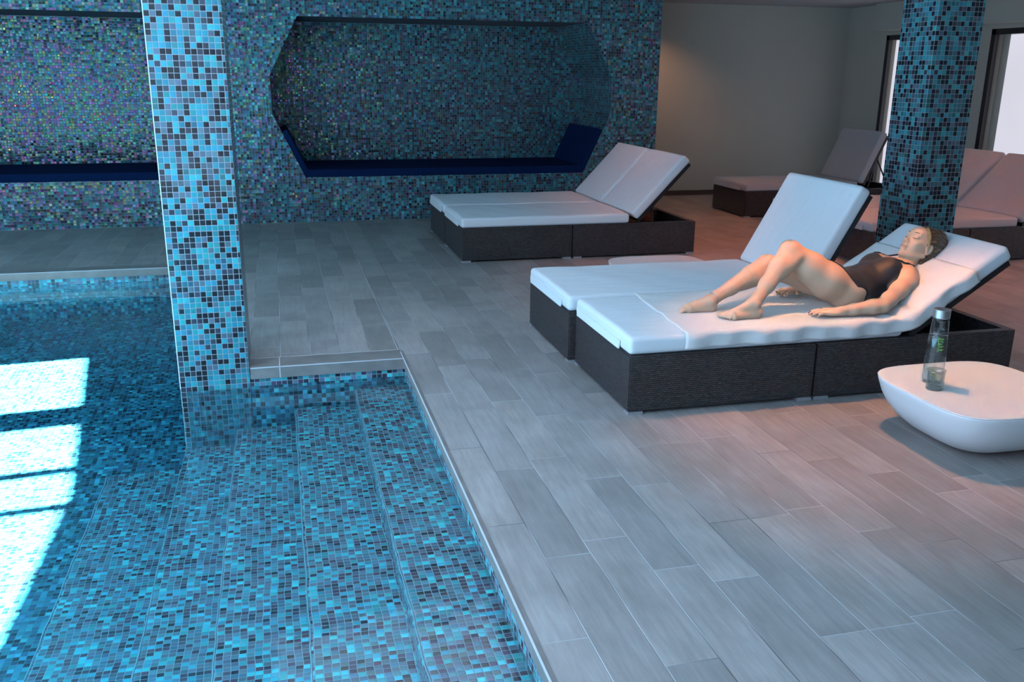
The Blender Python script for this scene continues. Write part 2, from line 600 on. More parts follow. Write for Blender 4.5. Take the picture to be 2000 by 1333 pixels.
# ------------------------------------------------------------------ room shell
CEIL = 2.28
XL, XR, YN, YC, YF = -4.6, 7.07, -2.5, 9.352, 10.65
DX, PY, FY = 0.582, 4.596, 7.30        # deck edge, platform wall, far pool wall
bm = bmesh.new()
for a in ((DX, XR + .1, YN, YF + .1), (-0.52, DX, PY + .02, YF + .1), (XL - .1, -0.52, FY + .01, YF + .1)):
    box(bm, *a, -0.05, 0.0)
struct(finish('floor', bm, M_floor), 'grey wood-look plank tile deck around the pool')
bm = bmesh.new(); box(bm, XL - .1, XR + .1, YN - .1, YF + .1, CEIL, CEIL + .1)
struct(finish('ceiling', bm, M_ceil))
bm = bmesh.new(); box(bm, 3.9, XR + .1, YF, YF + .15, 0, CEIL)
struct(finish('wall_far', bm, M_cream), 'plain cream wall behind the rear loungers')
bm = bmesh.new(); box(bm, 3.98, XR, YF - .012, YF, 0, 0.06)
struct(finish('baseboard_far', bm, M_dark))

# tiled block with two elongated niches
def niche_poly(x0, x1):
    return [(x0, .444), (x1, .444), (x1 + .285, 1.06), (x1 + .285, 1.425), (x1, 1.964), (x0, 1.964), (x0 - .285, 1.425), (x0 - .285, 1.06)]


NICHES = [niche_poly(.252, 3.160), niche_poly(-3.645, -0.737)]
NB = 10.38
bm = bmesh.new()
outer = [(XL, 0), (3.975, 0), (3.975, CEIL), (XL, CEIL)]
edges = []
def loop_edges(pts, y):
    vs = [bm.verts.new((x, y, z)) for x, z in pts]
    es = [bm.edges.new((vs[i], vs[(i + 1) % len(vs)])) for i in range(len(vs))]
    return vs, es
ov, oe = loop_edges(outer, YC)
edges += oe
nv = []
for npoly in NICHES:
    v, e = loop_edges(npoly, YC)
    edges += e
    nv.append(v)
bmesh.ops.triangle_fill(bm, use_beauty=True, use_dissolve=False, edges=edges)
for v, npoly in zip(nv, NICHES):
    bk = [bm.verts.new((x, NB, z)) for x, z in npoly]
    for i in range(8):
        j = (i + 1) % 8
        bm.faces.new((v[i], v[j], bk[j], bk[i]))
    bm.faces.new(bk)
# right end of the block and its top/back
e0 = [bm.verts.new(p) for p in ((3.975, YF + .05, 0), (3.975, YF + .05, CEIL))]
bm.faces.new((ov[1], e0[0], e0[1], ov[2]))
wall_back = finish('wall_back', bm, M_wall, recalc=False)
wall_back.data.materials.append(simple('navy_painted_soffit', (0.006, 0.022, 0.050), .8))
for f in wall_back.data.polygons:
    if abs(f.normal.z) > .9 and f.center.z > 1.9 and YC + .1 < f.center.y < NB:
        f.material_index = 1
struct(wall_back, 'blue iridescent mosaic wall with two elongated hexagonal niches')
# niche seat cushions: flat seat with two sloping ends
def slab(p0, p1, th, y0, y1, nrm):
    b = bmesh.new()
    (ax, az), (bx, bz) = p0, p1
    nx, nz = nrm
    q = [(ax, az), (bx, bz), (bx + nx * th, bz + nz * th), (ax + nx * th, az + nz * th)]
    loft(b, [[(x, y0, z) for x, z in q], [(x, y1, z) for x, z in q]])
    bmesh.ops.recalc_face_normals(b, faces=b.faces)
    bmesh.ops.bevel(b, geom=b.edges[:], offset=0.006, segments=2, affect='EDGES')
    return b


for k, (x0, x1) in enumerate(((.252, 3.160), (-3.645, -0.737))):
    rt_ = empty('niche_bench_cushion', ((x0 + x1) / 2, YC, .444))
    tag(rt_, ('navy blue bench cushion lining the base of the right-hand wall niche, fully visible' if k == 0 else
              'navy blue bench cushion in the left wall niche, partly behind the tiled column'), 'cushion', 'navy niche cushions')
    cx = (x0 + x1) / 2
    L = .79
    nx, nz = .606 / .6697, .285 / .6697
    finish('seat_pad', slab((x0 - cx, 0.0), (x1 - cx, 0.0), .075, .004, NB - YC - .01, (0, 1)), M_navy, rt_)
    for s, xe in ((-1, x0), (1, x1)):
        a = (xe - cx + s * .285 * .03, .616 * .03)
        b_ = (xe - cx + s * .285 * .72, .616 * .72)
        finish('sloping_end_pad', slab(a, b_, .055, .006, NB - YC - .01, (-s * nx, nz)), M_navy, rt_)

# left wall with tall glazing, its mullions cast the bars on the pool floor
bm = bmesh.new()
ZB, ZT = 0.10, 2.2
for a in ((YN, -2.2, 0, CEIL), (6.25, YF, 0, CEIL), (-2.2, 6.25, -1.0, ZB), (-2.2, 6.25, ZT, CEIL)):
    box(bm, XL - .12, XL, *a)
box(bm, XL - .12, XL, YN, YF, -1.0, 0.0)
struct(finish('wall_left', bm, M_cream))
bm = bmesh.new()
for yc, w in ((6.22, .06), (5.28, .26), (4.60, .07), (4.20, .07), (2.7, .06), (1.3, .06), (-.1, .06), (-1.5, .06)):
    box(bm, XL - .09, XL - .03, yc - w / 2, yc + w / 2, ZB, ZT)
wf = finish('window_1', bm, M_black)
struct(wf, 'tall black framed glazing beside the pool')
# rear wall behind the camera with its own glazing
bm = bmesh.new()
box(bm, XL, -4.2, YN - .12, YN, -1, CEIL); box(bm, 1.4, XR, YN - .12, YN, -1, CEIL)
box(bm, -4.2, 1.4, YN - .12, YN, -1, .2); box(bm, -4.2, 1.4, YN - .12, YN, 2.2, CEIL)
struct(finish('wall_rear', bm, M_cream))

# right wall with two blinds in black frames
bm = bmesh.new()
ys = [YN, 2.2, 8.19, 8.75, 9.88, YF]
box(bm, XR, XR + .15, YN, 2.2, 0, CEIL); box(bm, XR, XR + .15, 8.19, 8.75, 0, CEIL); box(bm, XR, XR + .15, 9.88, YF + .1, 0, CEIL)
box(bm, XR, XR + .15, 2.2, 8.19, 1.93, CEIL); box(bm, XR, XR + .15, 8.75, 9.88, 1.93, CEIL)
struct(finish('wall_right', bm, M_cream))
bm = bmesh.new(); box(bm, XR - .16, XR + .002, 1.5, 9.93, 1.975, CEIL)
struct(finish('trim_1', bm, M_cream), 'boxed lintel above the blinds')
for n, (y0, y1) in enumerate(((2.2, 8.19), (8.75, 9.88)), 2):
    bm = bmesh.new()
    t = .055
    box(bm, XR + .0, XR + .05, y0, y0 + t, 0, 1.93); box(bm, XR + .0, XR + .05, y1 - t, y1, 0, 1.93); box(bm, XR + .0, XR + .05, y0, y1, 1.93 - t, 1.93)
    w_ = finish('window_%d' % n, bm, M_black)
    struct(w_)
    bm = bmesh.new(); box(bm, XR + .10, XR + .11, y0 + (t if n == 3 else t), y1 - (t + (.10 if n == 2 else 0)), 0, 1.93 - t)
    finish('blind', bm, M_blind, w_)
    bm = bmesh.new(); box(bm, XR + .145, XR + .15, y0, y1, 0, 1.93)
    finish('reveal_panel', bm, M_cream, w_)

# ------------------------------------------------------------------ pool
PB = -1.2
def zf(y):
    return -0.62 if y < 4.6 else -0.62 + (y - 4.6) / (7.3 - 4.6) * 0.26
bm = bmesh.new()
def quad(*ps):
    return bm.faces.new([bm.verts.new(p) for p in ps])
# floor, shallow end, then rising towards the far end
quad((XL, YN, -.62), (DX, YN, -.62), (DX, 4.6, -.62), (XL, 4.6, -.62))
quad((XL, 4.6, -.62), (-.52, 4.6, -.62), (-.52, FY, zf(FY)), (XL, FY, zf(FY)))
quad((XL, FY, -.75), (-.52, FY, -.75), (-.52, FY, -.045), (XL, FY, -.045))
quad((-.52, PY, -.75), (-.52, FY, -.75), (-.52, FY, -.045), (-.52, PY, -.045))
quad((-.52, PY, -.75), (DX + .004, PY, -.75), (DX + .004, PY, -.045), (-.52, PY, -.045))
quad((DX + .004, YN, -.75), (DX + .004, PY, -.75), (DX + .004, PY, -.045), (DX + .004, YN, -.045))
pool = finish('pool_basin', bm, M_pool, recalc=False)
struct(pool, 'swimming pool basin lined with small blue mosaic tiles')
# visible waterline band of tiles under the copings
bm = bmesh.new()
box(bm, -.208, DX, PY - .003, PY + .01, -.103, -.04)
box(bm, DX + .001, DX + .02, YN, PY, -.115, -.04)
box(bm, XL, -.52, FY - .003, FY + .01, -.103, -.04)
struct(finish('trim_2', bm, M_ledge), 'row of mosaic tiles just above the waterline')
# copings
bm = bmesh.new()
box(bm, -.205, DX - .004, PY - .022, 4.735, -.058, .0022)
box(bm, XL, -.5, FY - .022, FY + .12, -.055, .0022)
c1 = finish('trim_3', bm, M_coping)
struct(c1, 'grey coping edging the platform and the far side of the pool')
bm = bmesh.new()
box(bm, DX - .006, DX + .012, YN, PY + .12, -.05, .0015)
struct(finish('trim_4', bm, M_coping), 'thin coping edge along the right side of the pool')
bm = bmesh.new()
for a in ((-.205, DX - .006, 4.735, 4.739, -.001, .003), (-.062, -.057, PY - .0235, 4.735, -.058, .0035), (-.205, DX - .006, PY - .0235, PY - .0195, -.0015, .0035),
          (XL, -.5, FY - .0235, FY - .019, -.0015, .0035), (DX - .0085, DX - .0035, YN, PY + .1, -.002, .003), (.568, .5705, 4.735, 9.34, -.002, .0022)):
    box(bm, *a)
struct(finish('trim_5', bm, M_grout), 'pale grout lines on the coping')

# steps: rounded profile swept along y
steps = [(.31, -.149), (.0, -.24), (-.30, -.33), (-.558, -.415), (-.945, -.53)]
prof = [(DX + .004, -.149)]
for k, (x, z) in enumerate(steps):
    zn = steps[k + 1][1] if k < 4 else -.75
    r = .016
    for a in range(0, 91, 15):
        prof.append((x + r - r * math.sin(R(a)), z - r + r * math.cos(R(a))))
    prof.append((x, zn))
bm = bmesh.new()
uvl = bm.loops.layers.uv.verify()
YS = [YN + .02 + (PY + .002 - YN - .02) * q / 240 for q in range(241)]
s = 0
cols = []
for i, (x, z) in enumerate(prof):
    if i:
        s += math.hypot(x - prof[i - 1][0], z - prof[i - 1][1])
    cols.append((s, [bm.verts.new((x + (0 if i == 0 else .0018 * math.sin(yy * 13 + 1.3 * math.sin(yy * 5 + z * 30)) + .0015 * math.sin(yy * 37 + z * 50)), yy, z)) for yy in YS]))
for (s0, a), (s1, b_) in zip(cols, cols[1:]):
    for q in range(len(YS) - 1):
        f = bm.faces.new((a[q], b_[q], b_[q + 1], a[q + 1]))
        f.smooth = True
        for l, uvv in zip(f.loops, ((s0, YS[q]), (s1, YS[q]), (s1, YS[q + 1]), (s0, YS[q + 1]))):
            l[uvl].uv = (uvv[0] * 1.12, uvv[1] * 1.34)
bm.normal_update()
bm.faces.ensure_lookup_table()
if bm.faces[0].normal.z < 0:
    bmesh.ops.reverse_faces(bm, faces=bm.faces[:])
st = finish('pool_steps', bm, M_step, uv=False, recalc=False)
tag(st, 'flight of five submerged mosaic steps descending into the pool beside the deck edge', 'steps')

nb_ = bmesh.new()
for k, (x, z) in enumerate(steps):
    tube_bm([(x + .0045 + .0018 * math.sin(yy * 13 + 1.3 * math.sin(yy * 5 + z * 30)) + .0015 * math.sin(yy * 37 + z * 50), yy, z - .0035) for yy in YS[::2]], .0030 if k < 4 else .0042, 5, nb_)
no = finish('nosing_grout', nb_, simple('step_nosing_grout', (.12, .24, .29), .5), st, smooth=True)

# water body
bm = bmesh.new()
WZ = -.106
def wpoly(pts):
    loft(bm, [[(x, y, -.80) for x, y in pts], [(x, y, WZ) for x, y in pts]])
wpoly([(XL + .001, YN + .001), (DX + .003, YN + .001), (DX + .003, PY - .004), (-.523, PY - .004), (-.523, FY - .004), (XL + .001, FY - .004)])
wt = finish('pool_water', bm, M_water)
wt['kind'] = 'stuff'
tag(wt, 'clear blue-tinted water filling the mosaic pool', 'water')

# ------------------------------------------------------------------ tiled columns
def column(x0, y0, w, z0, m, label):
    b = bmesh.new()
    box(b, 0, w, 0, w, z0, CEIL)
    bmesh.ops.bevel(b, geom=[e for e in b.edges if abs(e.verts[0].co.z - e.verts[1].co.z) > 1], offset=.003, segments=1, affect='EDGES')
    o = finish('tiled_column', b, m)
    o.location = (x0, y0, 0)
    tag(o, label, 'column')
    return o



pc = column(-.551, PY - .004, .342, -.75, M_col, 'turquoise mosaic column rising out of the pool at the platform corner')
b = bmesh.new(); box(b, -.0015, .003, -.0015, .003, -.09, CEIL)
finish('corner_trim', b, simple('white_corner_trim', (.7, .72, .76), .4), pc)
column(3.732, 4.77, .318, 0, M_colr, 'turquoise mosaic column standing behind the reclining woman')


# ------------------------------------------------------------------ loungers
LW, BH = .765, .275
ST = .355        # top of the seat cushion


def grid_cushion(L, Wd, T, r, m, name, parent, sag=0.0, seed=0, wr=.004):
    """box cushion with rounded edges, softly creased top"""
    b = bmesh.new()
    nx, ny = max(2, int(L / .03)), max(2, int(Wd / .03))
    rnd = random.Random(seed)
    ph = [rnd.uniform(0, 6.28) for _ in range(6)]
    def ins(t, Lm):
        return t
    def sec(u):
        # u in 0..1 along length, inset near both ends
        d = min(u * L, (1 - u) * L)
        e = 0.0 if d >= r else r - math.sqrt(max(0, r * r - (r - d) ** 2))
        return e
    us = sorted(set([0, .08 * r / L, .3 * r / L, .6 * r / L, r / L] + [i / nx for i in range(nx + 1) if r / L < i / nx < 1 - r / L] + [1 - r / L, 1 - .6 * r / L, 1 - .3 * r / L, 1 - .08 * r / L, 1]))
    rings = []
    for u in us:
        e = sec(u)
        h, w = T / 2 - e, Wd / 2 - e
        x = u * L
        ring = []
        rr = min(r, h, w) if e < r else .001
        rr = max(.001, r - e)
        for (sx, sz, a0) in ((1, 1, 0), (-1, 1, 90), (-1, -1, 180), (1, -1, 270)):
            cxx, czz = sx * (w - rr), sz * (h - rr)
            for a in range(0, 91, 18):
                an = R(a0 + a)
                ring.append([x, cxx + rr * math.cos(an), czz + rr * math.sin(an)])
            # fill points across the top / bottom
            if sx == 1:
                for t in range(1, ny):
                    f_ = t / ny
                    ring.append([x, (w - rr) * (1 - 2 * f_) * (1 if sz == 1 else 1), h])if sz == 1 else None
        # bulge and crease of the top
        for p in ring:
            if p[2] > 0:
                q = (1 - (2 * p[1] / Wd) ** 2)
                c = math.sin(p[0] * 9 + ph[0] + 1.7 * math.sin(p[1] * 6 + ph[1])) * .5 + math.sin(p[0] * 23 + p[1] * 13 + ph[2]) * .25
                p[2] += q * .004 + wr * c * min(1, u * 12, (1 - u) * 12) * (p[2] / (T / 2))
        rings.append(ring)
    loft(b, rings)
    return finish(name, b, m, parent, smooth=True)


def lounger(x0, y0, label, group, ang, seat_len=1.33, back_len=.61, cush=None, gap=0.0, seed=0, flap=True, strut=False, back_z=0.0):
    cush = cush or M_cush
    L = 2.0
    root = empty('sun_lounger', (x0, y0, 0))
    tag(root, label, 'sun lounger', group)
    # front half: closed box
    for nm, a0, a1 in (('wicker_base', 0.0, .915), ('wicker_base', .923, L)):
        b = bmesh.new()
        t = .04
        zb = .014
        if a0 == 0:
            box(b, a0, a1, 0, LW, zb, BH)
            bmesh.ops.bevel(b, geom=b.edges[:], offset=.006, segments=2, affect='EDGES')
        else:
            box(b, a0, a1, 0, t, zb, BH); box(b, a0, a1, LW - t, LW, zb, BH)
            box(b, a1 - t, a1, t, LW - t, zb, BH); box(b, a0, seat_len - .03, t, LW - t, zb, BH - .004)
            box(b, seat_len - .03, a1 - t, t, LW - t, zb, zb + .02)
        finish(nm, b, M_weave, root)
    b = bmesh.new()
    for fx in (.02, .84, .93, 1.90):
        for fy in (.002, LW - .06):
            box(b, fx, fx + .07, fy - .004, fy + .05, 0, .016)
    fo = None
    b.free()
    for fx in (.0, .84, .93, 1.93):
        for fy in (-.003, LW - .047):
            b = bmesh.new(); box(b, fx, fx + .07, fy, fy + .05, 0, .0145)
            finish('foot', b, M_foot, root)
    # inner cross rail
    b = tube_bm([(seat_len + .25, .045, BH - .05), (seat_len + .25, LW - .045, BH - .05)], .012)
    finish('cross_rail', b, M_frame, root)
    T = ST - BH
    so = grid_cushion(seat_len - gap + .01, LW - .012, T, .022, cush, 'seat_cushion', root, seed=seed)
    so.location = (-.004, LW / 2, BH + T / 2)
    if flap:
        b = bmesh.new()
        w0, w1 = .11, LW - .04
        for (ya, yb) in ((w0, w1),):
            vs = [(-.005, ya, BH + .040), (-.005, yb, BH + .040), (-.009, yb - .02, BH + .003), (-.009, ya + .004, BH + .003)]
            loft(b, [vs, [(p[0] - .006, p[1], p[2]) for p in vs]])
        finish('corner_strap', b, cush, so).matrix_parent_inverse = Matrix.Translation(-so.location)
    # back rest: pivot on the top of the seat cushion at seat_len
    pv = empty('backrest', (seat_len, LW / 2, ST - back_z), 0)
    pv.rotation_euler = (0, -ang, 0)
    me = None
    bo = grid_cushion(back_len + .01, LW - .012, T, .024, cush, 'back_cushion', root, seed=seed + 5, wr=.002)
    bo.rotation_euler = (0, -ang, 0)
    c, s_ = math.cos(ang), math.sin(ang)
    bo.location = (seat_len + s_ * T / 2, LW / 2, ST - c * T / 2)
    # dark board under the cushion
    b = bmesh.new()
    box(b, .0, back_len - .01, -LW / 2 + .02, LW / 2 - .02, -T / 2 - .028, -T / 2 - .002)
    fr = finish('backrest_frame', b, M_frame, root)
    fr.rotation_euler = bo.rotation_euler
    fr.location = bo.location
    def bp(s, yy):
        return (seat_len + c * s + s_ * (T + .02), yy, ST + s_ * s - c * (T + .02))
    for yy in (.09, LW - .09):
        q = bp(.36 if strut else .20, yy)
        b = tube_bm([q, (q[0] + (.22 if strut else .03), yy, BH - .02 if strut else BH - .16)], .008)
        finish('prop_strut', b, M_frame, root)
        if strut:
            b = tube_bm([bp(.42, yy), (q[0] - .05, yy, BH)], .009)
            finish('prop_strut', b, M_frame, root)
    bpy.data.objects.remove(pv)
    return root


GA, GB_, GD = 'front pair of loungers', 'rear pair of loungers by the mosaic wall', 'right pair of loungers behind the column'
LA = lounger(1.433, 3.523, 'dark wicker sun lounger with white cushions carrying the woman and her towel', GA, R(33.3), 1.367, .61, seed=1)
LB = lounger(1.405, 4.312, 'empty dark wicker lounger with white cushions right behind the reclining woman, steep backrest', GA, R(61), 1.345, .605, seed=2)
LC = lounger(1.372, 6.995, 'empty wicker lounger with white cushions, nearer of the pair before the mosaic wall', GB_, R(46.6), 1.425, .64, seed=3, gap=.02)
LD = lounger(1.372, 7.785, 'empty wicker lounger with white cushions, one of a pair, closest to the mosaic wall', GB_, R(46.6), 1.425, .64, seed=4, gap=.02)
LE = lounger(4.50, 6.18, 'grey-cushioned lounger partly hidden by the right column, nearer of its pair', GD, R(44), 1.37, .66, cush=M_cushg, seed=6)
LF = lounger(4.50, 6.97, 'grey-cushioned lounger partly hidden by the right column, farther of its pair', GD, R(44), 1.37, .66, cush=M_cushg, seed=7)
LG = lounger(4.78, 8.75, 'single grey-cushioned lounger with raised back standing before the cream wall', None, R(66), 1.34, .58, cush=M_cushg, seed=8, strut=True)

# ------------------------------------------------------------------ towel on the occupied lounger
def towel():
    hx, ang = 1.433 + 1.367, R(33.3)
    x0 = 1.715
    flat = hx - x0
    top = .405
    nu, nv = 110, 80
    y0, y1 = 3.523 - .010, 3.523 + LW - .03
    drape = .052
    b = bmesh.new()
    rows = []
    for i in range(nu + 1):
        s_ = (flat + top) * i / nu
        soft = .10
        t = s_ - flat
        if t < -soft:
            px, pz, a = x0 + s_, ST, 0
        elif t < soft:
            k = (t + soft) / (2 * soft)
            a = ang * k
            # blend arc
            n_ = 12
            px, pz = hx - soft, ST
            for q in range(n_):
                aa = ang * k * (q + .5) / n_
                px += math.cos(aa) * (t + soft) / n_
                pz += math.sin(aa) * (t + soft) / n_
        else:
            a = ang
            px, pz = hx - soft, ST
            for q in range(12):
                aa = ang * (q + .5) / 12
                px += math.cos(aa) * 2 * soft / 12
                pz += math.sin(aa) * 2 * soft / 12
            px += math.cos(a) * (t - soft)
            pz += math.sin(a) * (t - soft)
        row = []
        skew = .05
        for j in range(nv + 1):
            wv = (y1 - y0 + drape + .01) * j / nv
            n = .009
            near = (y1 - y0) - wv
            yy = y1 - wv
            drop = 0
            out = 0
            R_ = .02
            if near < R_:
                e = R_ - near
                if e < R_ * 1.57:
                    yy = y0 + R_ - R_ * math.sin(e / R_)
                    drop = R_ - R_ * math.cos(e / R_)
                else:
                    yy = y0
                    drop = R_ + e - R_ * 1.57
                yy -= .008 * math.sin(s_ * 17 + 1) * min(1, drop / .03) + .006 * math.sin(s_ * 41) * min(1, drop / .03)
            w1 = .0035 * math.sin(s_ * 14 + 2.2 * math.sin(yy * 9) + 1.0) + .0025 * math.sin(yy * 33 + 2 * math.sin(s_ * 5))
            crease = .012 * math.exp(-((t + .0) / .12) ** 2) * math.sin(s_ * 60 + 8 * yy) * (1 if near < .22 else max(0, 1 - (near - .22) / .1))
            n += (w1 + abs(w1)) * .5 + crease * .6 + .004
            if drop > 0:
                n = .011 + (n - .011) * max(0, 1 - drop / .03)
            xs = px - skew * (wv / .75 - .4) * (1 - min(1, s_ / .3))
            row.append(b.verts.new((xs - math.sin(a) * (n - drop), yy, pz + math.cos(a) * (n - drop))))
        rows.append(row)
    for r0, r1 in zip(rows, rows[1:]):
        for j in range(nv):
            b.faces.new((r0[j], r1[j], r1[j + 1], r0[j + 1]))
    o = finish('beach_towel', b, M_towel, smooth=True)
    sm = o.modifiers.new('thick', 'SOLIDIFY')
    sm.thickness = .006
    sm.offset = -1 if o.data.polygons[50].normal.z > 0 else 1
    tag(o, 'white terry towel spread under the woman and draped over the lounger side', 'towel')
    return o


towel()

# ------------------------------------------------------------------ low white tables
def low_table(cx, cy, label):
    root = empty('low_table', (cx, cy, 0))
    tag(root, label, 'table', 'low white bowl shaped tables')
    HT = .22
    A = .335
    def ring(a, z, n=72, ex=4.2):
        out = []
        for i in range(n):
            t = 2 * math.pi * i / n
            c, s_ = math.cos(t), math.sin(t)
            out.append((a * math.copysign(abs(c) ** (2 / ex), c), a * math.copysign(abs(s_) ** (2 / ex), s_), z))
        return out
    b = bmesh.new()
    pr = [(.0, .13), (.012, .19), (.035, .235), (.07, .275), (.11, .305), (.15, .322), (.19, .332), (.208, .3355), (.214, .334)]
    rings = [ring(w, z, ex=3.0 + 1.1 * z / HT) for z, w in pr]
    loft(b, rings, cap0=True, cap1=True)
    finish('bowl_body', b, M_white, root, smooth=True)
    b = bmesh.new()
    rings = [ring(.3345, .2142, ex=4.1), ring(.3365, .2165, ex=4.1), ring(.3345, .2195, ex=4.1), ring(.326, HT, ex=4.1)]
    loft(b, rings, cap0=True, cap1=True)
    finish('table_top', b, M_white, root, smooth=False)
    return root


low_table(2.765, 2.965, 'low white bowl shaped side table holding the bottle and glass')
low_table(2.485, 5.585, 'low white side table mostly hidden behind the empty front lounger')

# ------------------------------------------------------------------ bottle and tumbler
TZ = .2203
G_clear = thin_glass('clear_bottle_glass', (.97, .98, .98))
G_smoke = thin_glass('smoky_ribbed_glass', (.86, .86, .84))
G_water = thin_glass('drinking_water', (.95, .97, .96), .6)
bt = empty('water_bottle', (2.617, 3.075, TZ))
tag(bt, 'tall clear glass water bottle with steel lid and mint leaves on the white table', 'bottle')
finish('glass_body', lathe_bm([(.0405, .0), (.0425, .004), (.0425, .02), (.041, .10), (.0375, .19), (.033, .265), (.0315, .278)], cap1=False), G_clear, bt, smooth=True)
finish('infused_water', lathe_bm([(.038, .006), (.0400, .012), (.0390, .10), (.0358, .185), (.0350, .205)]), G_water, bt, smooth=True)
finish('steel_lid', lathe_bm([(.0325, .279), (.0335, .281), (.0335, .314), (.032, .316)]), M_steel, bt, smooth=False)
finish('dark_seal', lathe_bm([(.0322, .272), (.0328, .273), (.0328, .2795), (.0322, .2798)]), M_frame, bt)
M_leaf = simple('mint_green', (.26, .60, .10), .5)
M_lime = simple('lime_slice', (.62, .74, .16), .5)
b = bmesh.new()
tube_bm([(0, 0, .19), (.004, -.004, .16), (.010, .002, .13)], .0015, 5, b)
rl = random.Random(4)
for k in range(16):
    z = .128 + k * .0046
    a = rl.uniform(0, 6.28)
    l_ = rl.uniform(.014, .024)
    c = Vector((.005, -.002, z))
    d = Vector((math.cos(a), math.sin(a), rl.uniform(-.5, .4))) * l_
    sd = Vector((-math.sin(a), math.cos(a), .2)) * l_ * .36
    vs = [b.verts.new(p) for p in (c, c + d * .5 + sd, c + d, c + d * .5 - sd)]
    b.faces.new(vs)
    vs2 = [b.verts.new(Vector(v.co) + Vector((0, 0, .001))) for v in vs]
    b.faces.new(vs2[::-1])
finish('mint_sprig', b, M_leaf, bt, recalc=False)
b = lathe_bm([(.026, 0), (.027, .002), (.026, .004)], 24)
o = finish('lime_slice', b, M_lime, bt)
o.location = (.006, 0, .03); o.rotation_euler = (R(35), R(30), 0)
gl = empty('tumbler', (2.560, 2.990, TZ))
tag(gl, 'short smoky ribbed glass tumbler standing in front of the water bottle', 'glass')
prof = [(.0, .006, 0)]
b = bmesh.new()
rings = []
for z, r, rib in ((0.0, .031, 1), (.004, .0335, 1), (.02, .0345, 1), (.034, .035, 1), (.040, .0335, 0), (.075, .0355, 0), (.085, .036, 0), (.085, .0342, 0), (.06, .0330, 0), (.012, .0315, 0)):
    rings.append([((r + (.0009 * math.cos(i * math.pi / 2) if rib else 0)) * math.cos(2 * math.pi * i / 72), (r + (.0009 * math.cos(i * math.pi / 2) if rib else 0)) * math.sin(2 * math.pi * i / 72), z) for i in range(72)])
loft(b, rings)
finish('glass_wall', b, G_smoke, gl, smooth=True)
finish('thick_base', lathe_bm([(.030, .001), (.0305, .011)], 36), simple('dark_glass_base', (.22, .22, .20), .1), gl)

# ------------------------------------------------------------------ the woman: one continuous body surface from a signed distance field
class Field:
    def __init__(self, lo, hi, h):
        self.lo, self.h = np.array(lo, float), h
        self.n = [int(math.ceil((hi[i] - lo[i]) / h)) + 1 for i in range(3)]
        self.ax = [self.lo[i] + h * np.arange(self.n[i]) for i in range(3)]
        self.v = np.full(self.n, 0.2, np.float32)

    def sub(self, lo, hi):
        sl, g = [], []
        for i in range(3):
            a = max(0, int((lo[i] - self.lo[i]) / self.h) - 1)
            b_ = min(self.n[i], int((hi[i] - self.lo[i]) / self.h) + 2)
            sl.append(slice(a, max(a + 1, b_)))
            g.append(self.ax[i][sl[-1]])
        X = g[0][:, None, None].astype(np.float32)
        Y = g[1][None, :, None].astype(np.float32)
        Z = g[2][None, None, :].astype(np.float32)
        return tuple(sl), X, Y, Z

    def smin(self, sl, d, k):
        a = self.v[sl]
        h_ = np.maximum(k - np.abs(a - d), 0) / k
        self.v[sl] = np.minimum(a, d) - h_ * h_ * k * .25

    def cone(self, a, b_, ra, rb, k=.02):
        a, b_ = np.array(a, float), np.array(b_, float)
        m_ = max(ra, rb) + k + .03
        sl, X, Y, Z = self.sub(np.minimum(a, b_) - m_, np.maximum(a, b_) + m_)
        ab = b_ - a
        L2 = float(ab @ ab) + 1e-9
        t = np.clip(((X - a[0]) * ab[0] + (Y - a[1]) * ab[1] + (Z - a[2]) * ab[2]) / L2, 0, 1)
        d = np.sqrt((X - a[0] - t * ab[0]) ** 2 + (Y - a[1] - t * ab[1]) ** 2 + (Z - a[2] - t * ab[2]) ** 2) - (ra + (rb - ra) * t)
        self.smin(sl, d, k)

    def ell(self, c, ax, r, k=.02, cut=False):
        c = np.array(c, float)
        m_ = max(r) + k + .03
        sl, X, Y, Z = self.sub(c - m_, c + m_)
        q = []
        for a_ in ax:
            q.append((X - c[0]) * a_[0] + (Y - c[1]) * a_[1] + (Z - c[2]) * a_[2])
        k0 = np.sqrt(sum((q[i] / r[i]) ** 2 for i in range(3)))
        k1 = np.sqrt(sum((q[i] / r[i] ** 2) ** 2 for i in range(3))) + 1e-6
        d = k0 * (k0 - 1) / k1
        if cut:
            a = self.v[sl]
            d = -d
            h_ = np.maximum(k - np.abs(a - d), 0) / k
            self.v[sl] = np.maximum(a, d) + h_ * h_ * k * .25
        else:
            self.smin(sl, d, k)

    def chain(self, pts, rs, k=.02):
        for i in range(len(pts) - 1):
            self.cone(pts[i], pts[i + 1], rs[i], rs[i + 1], k)


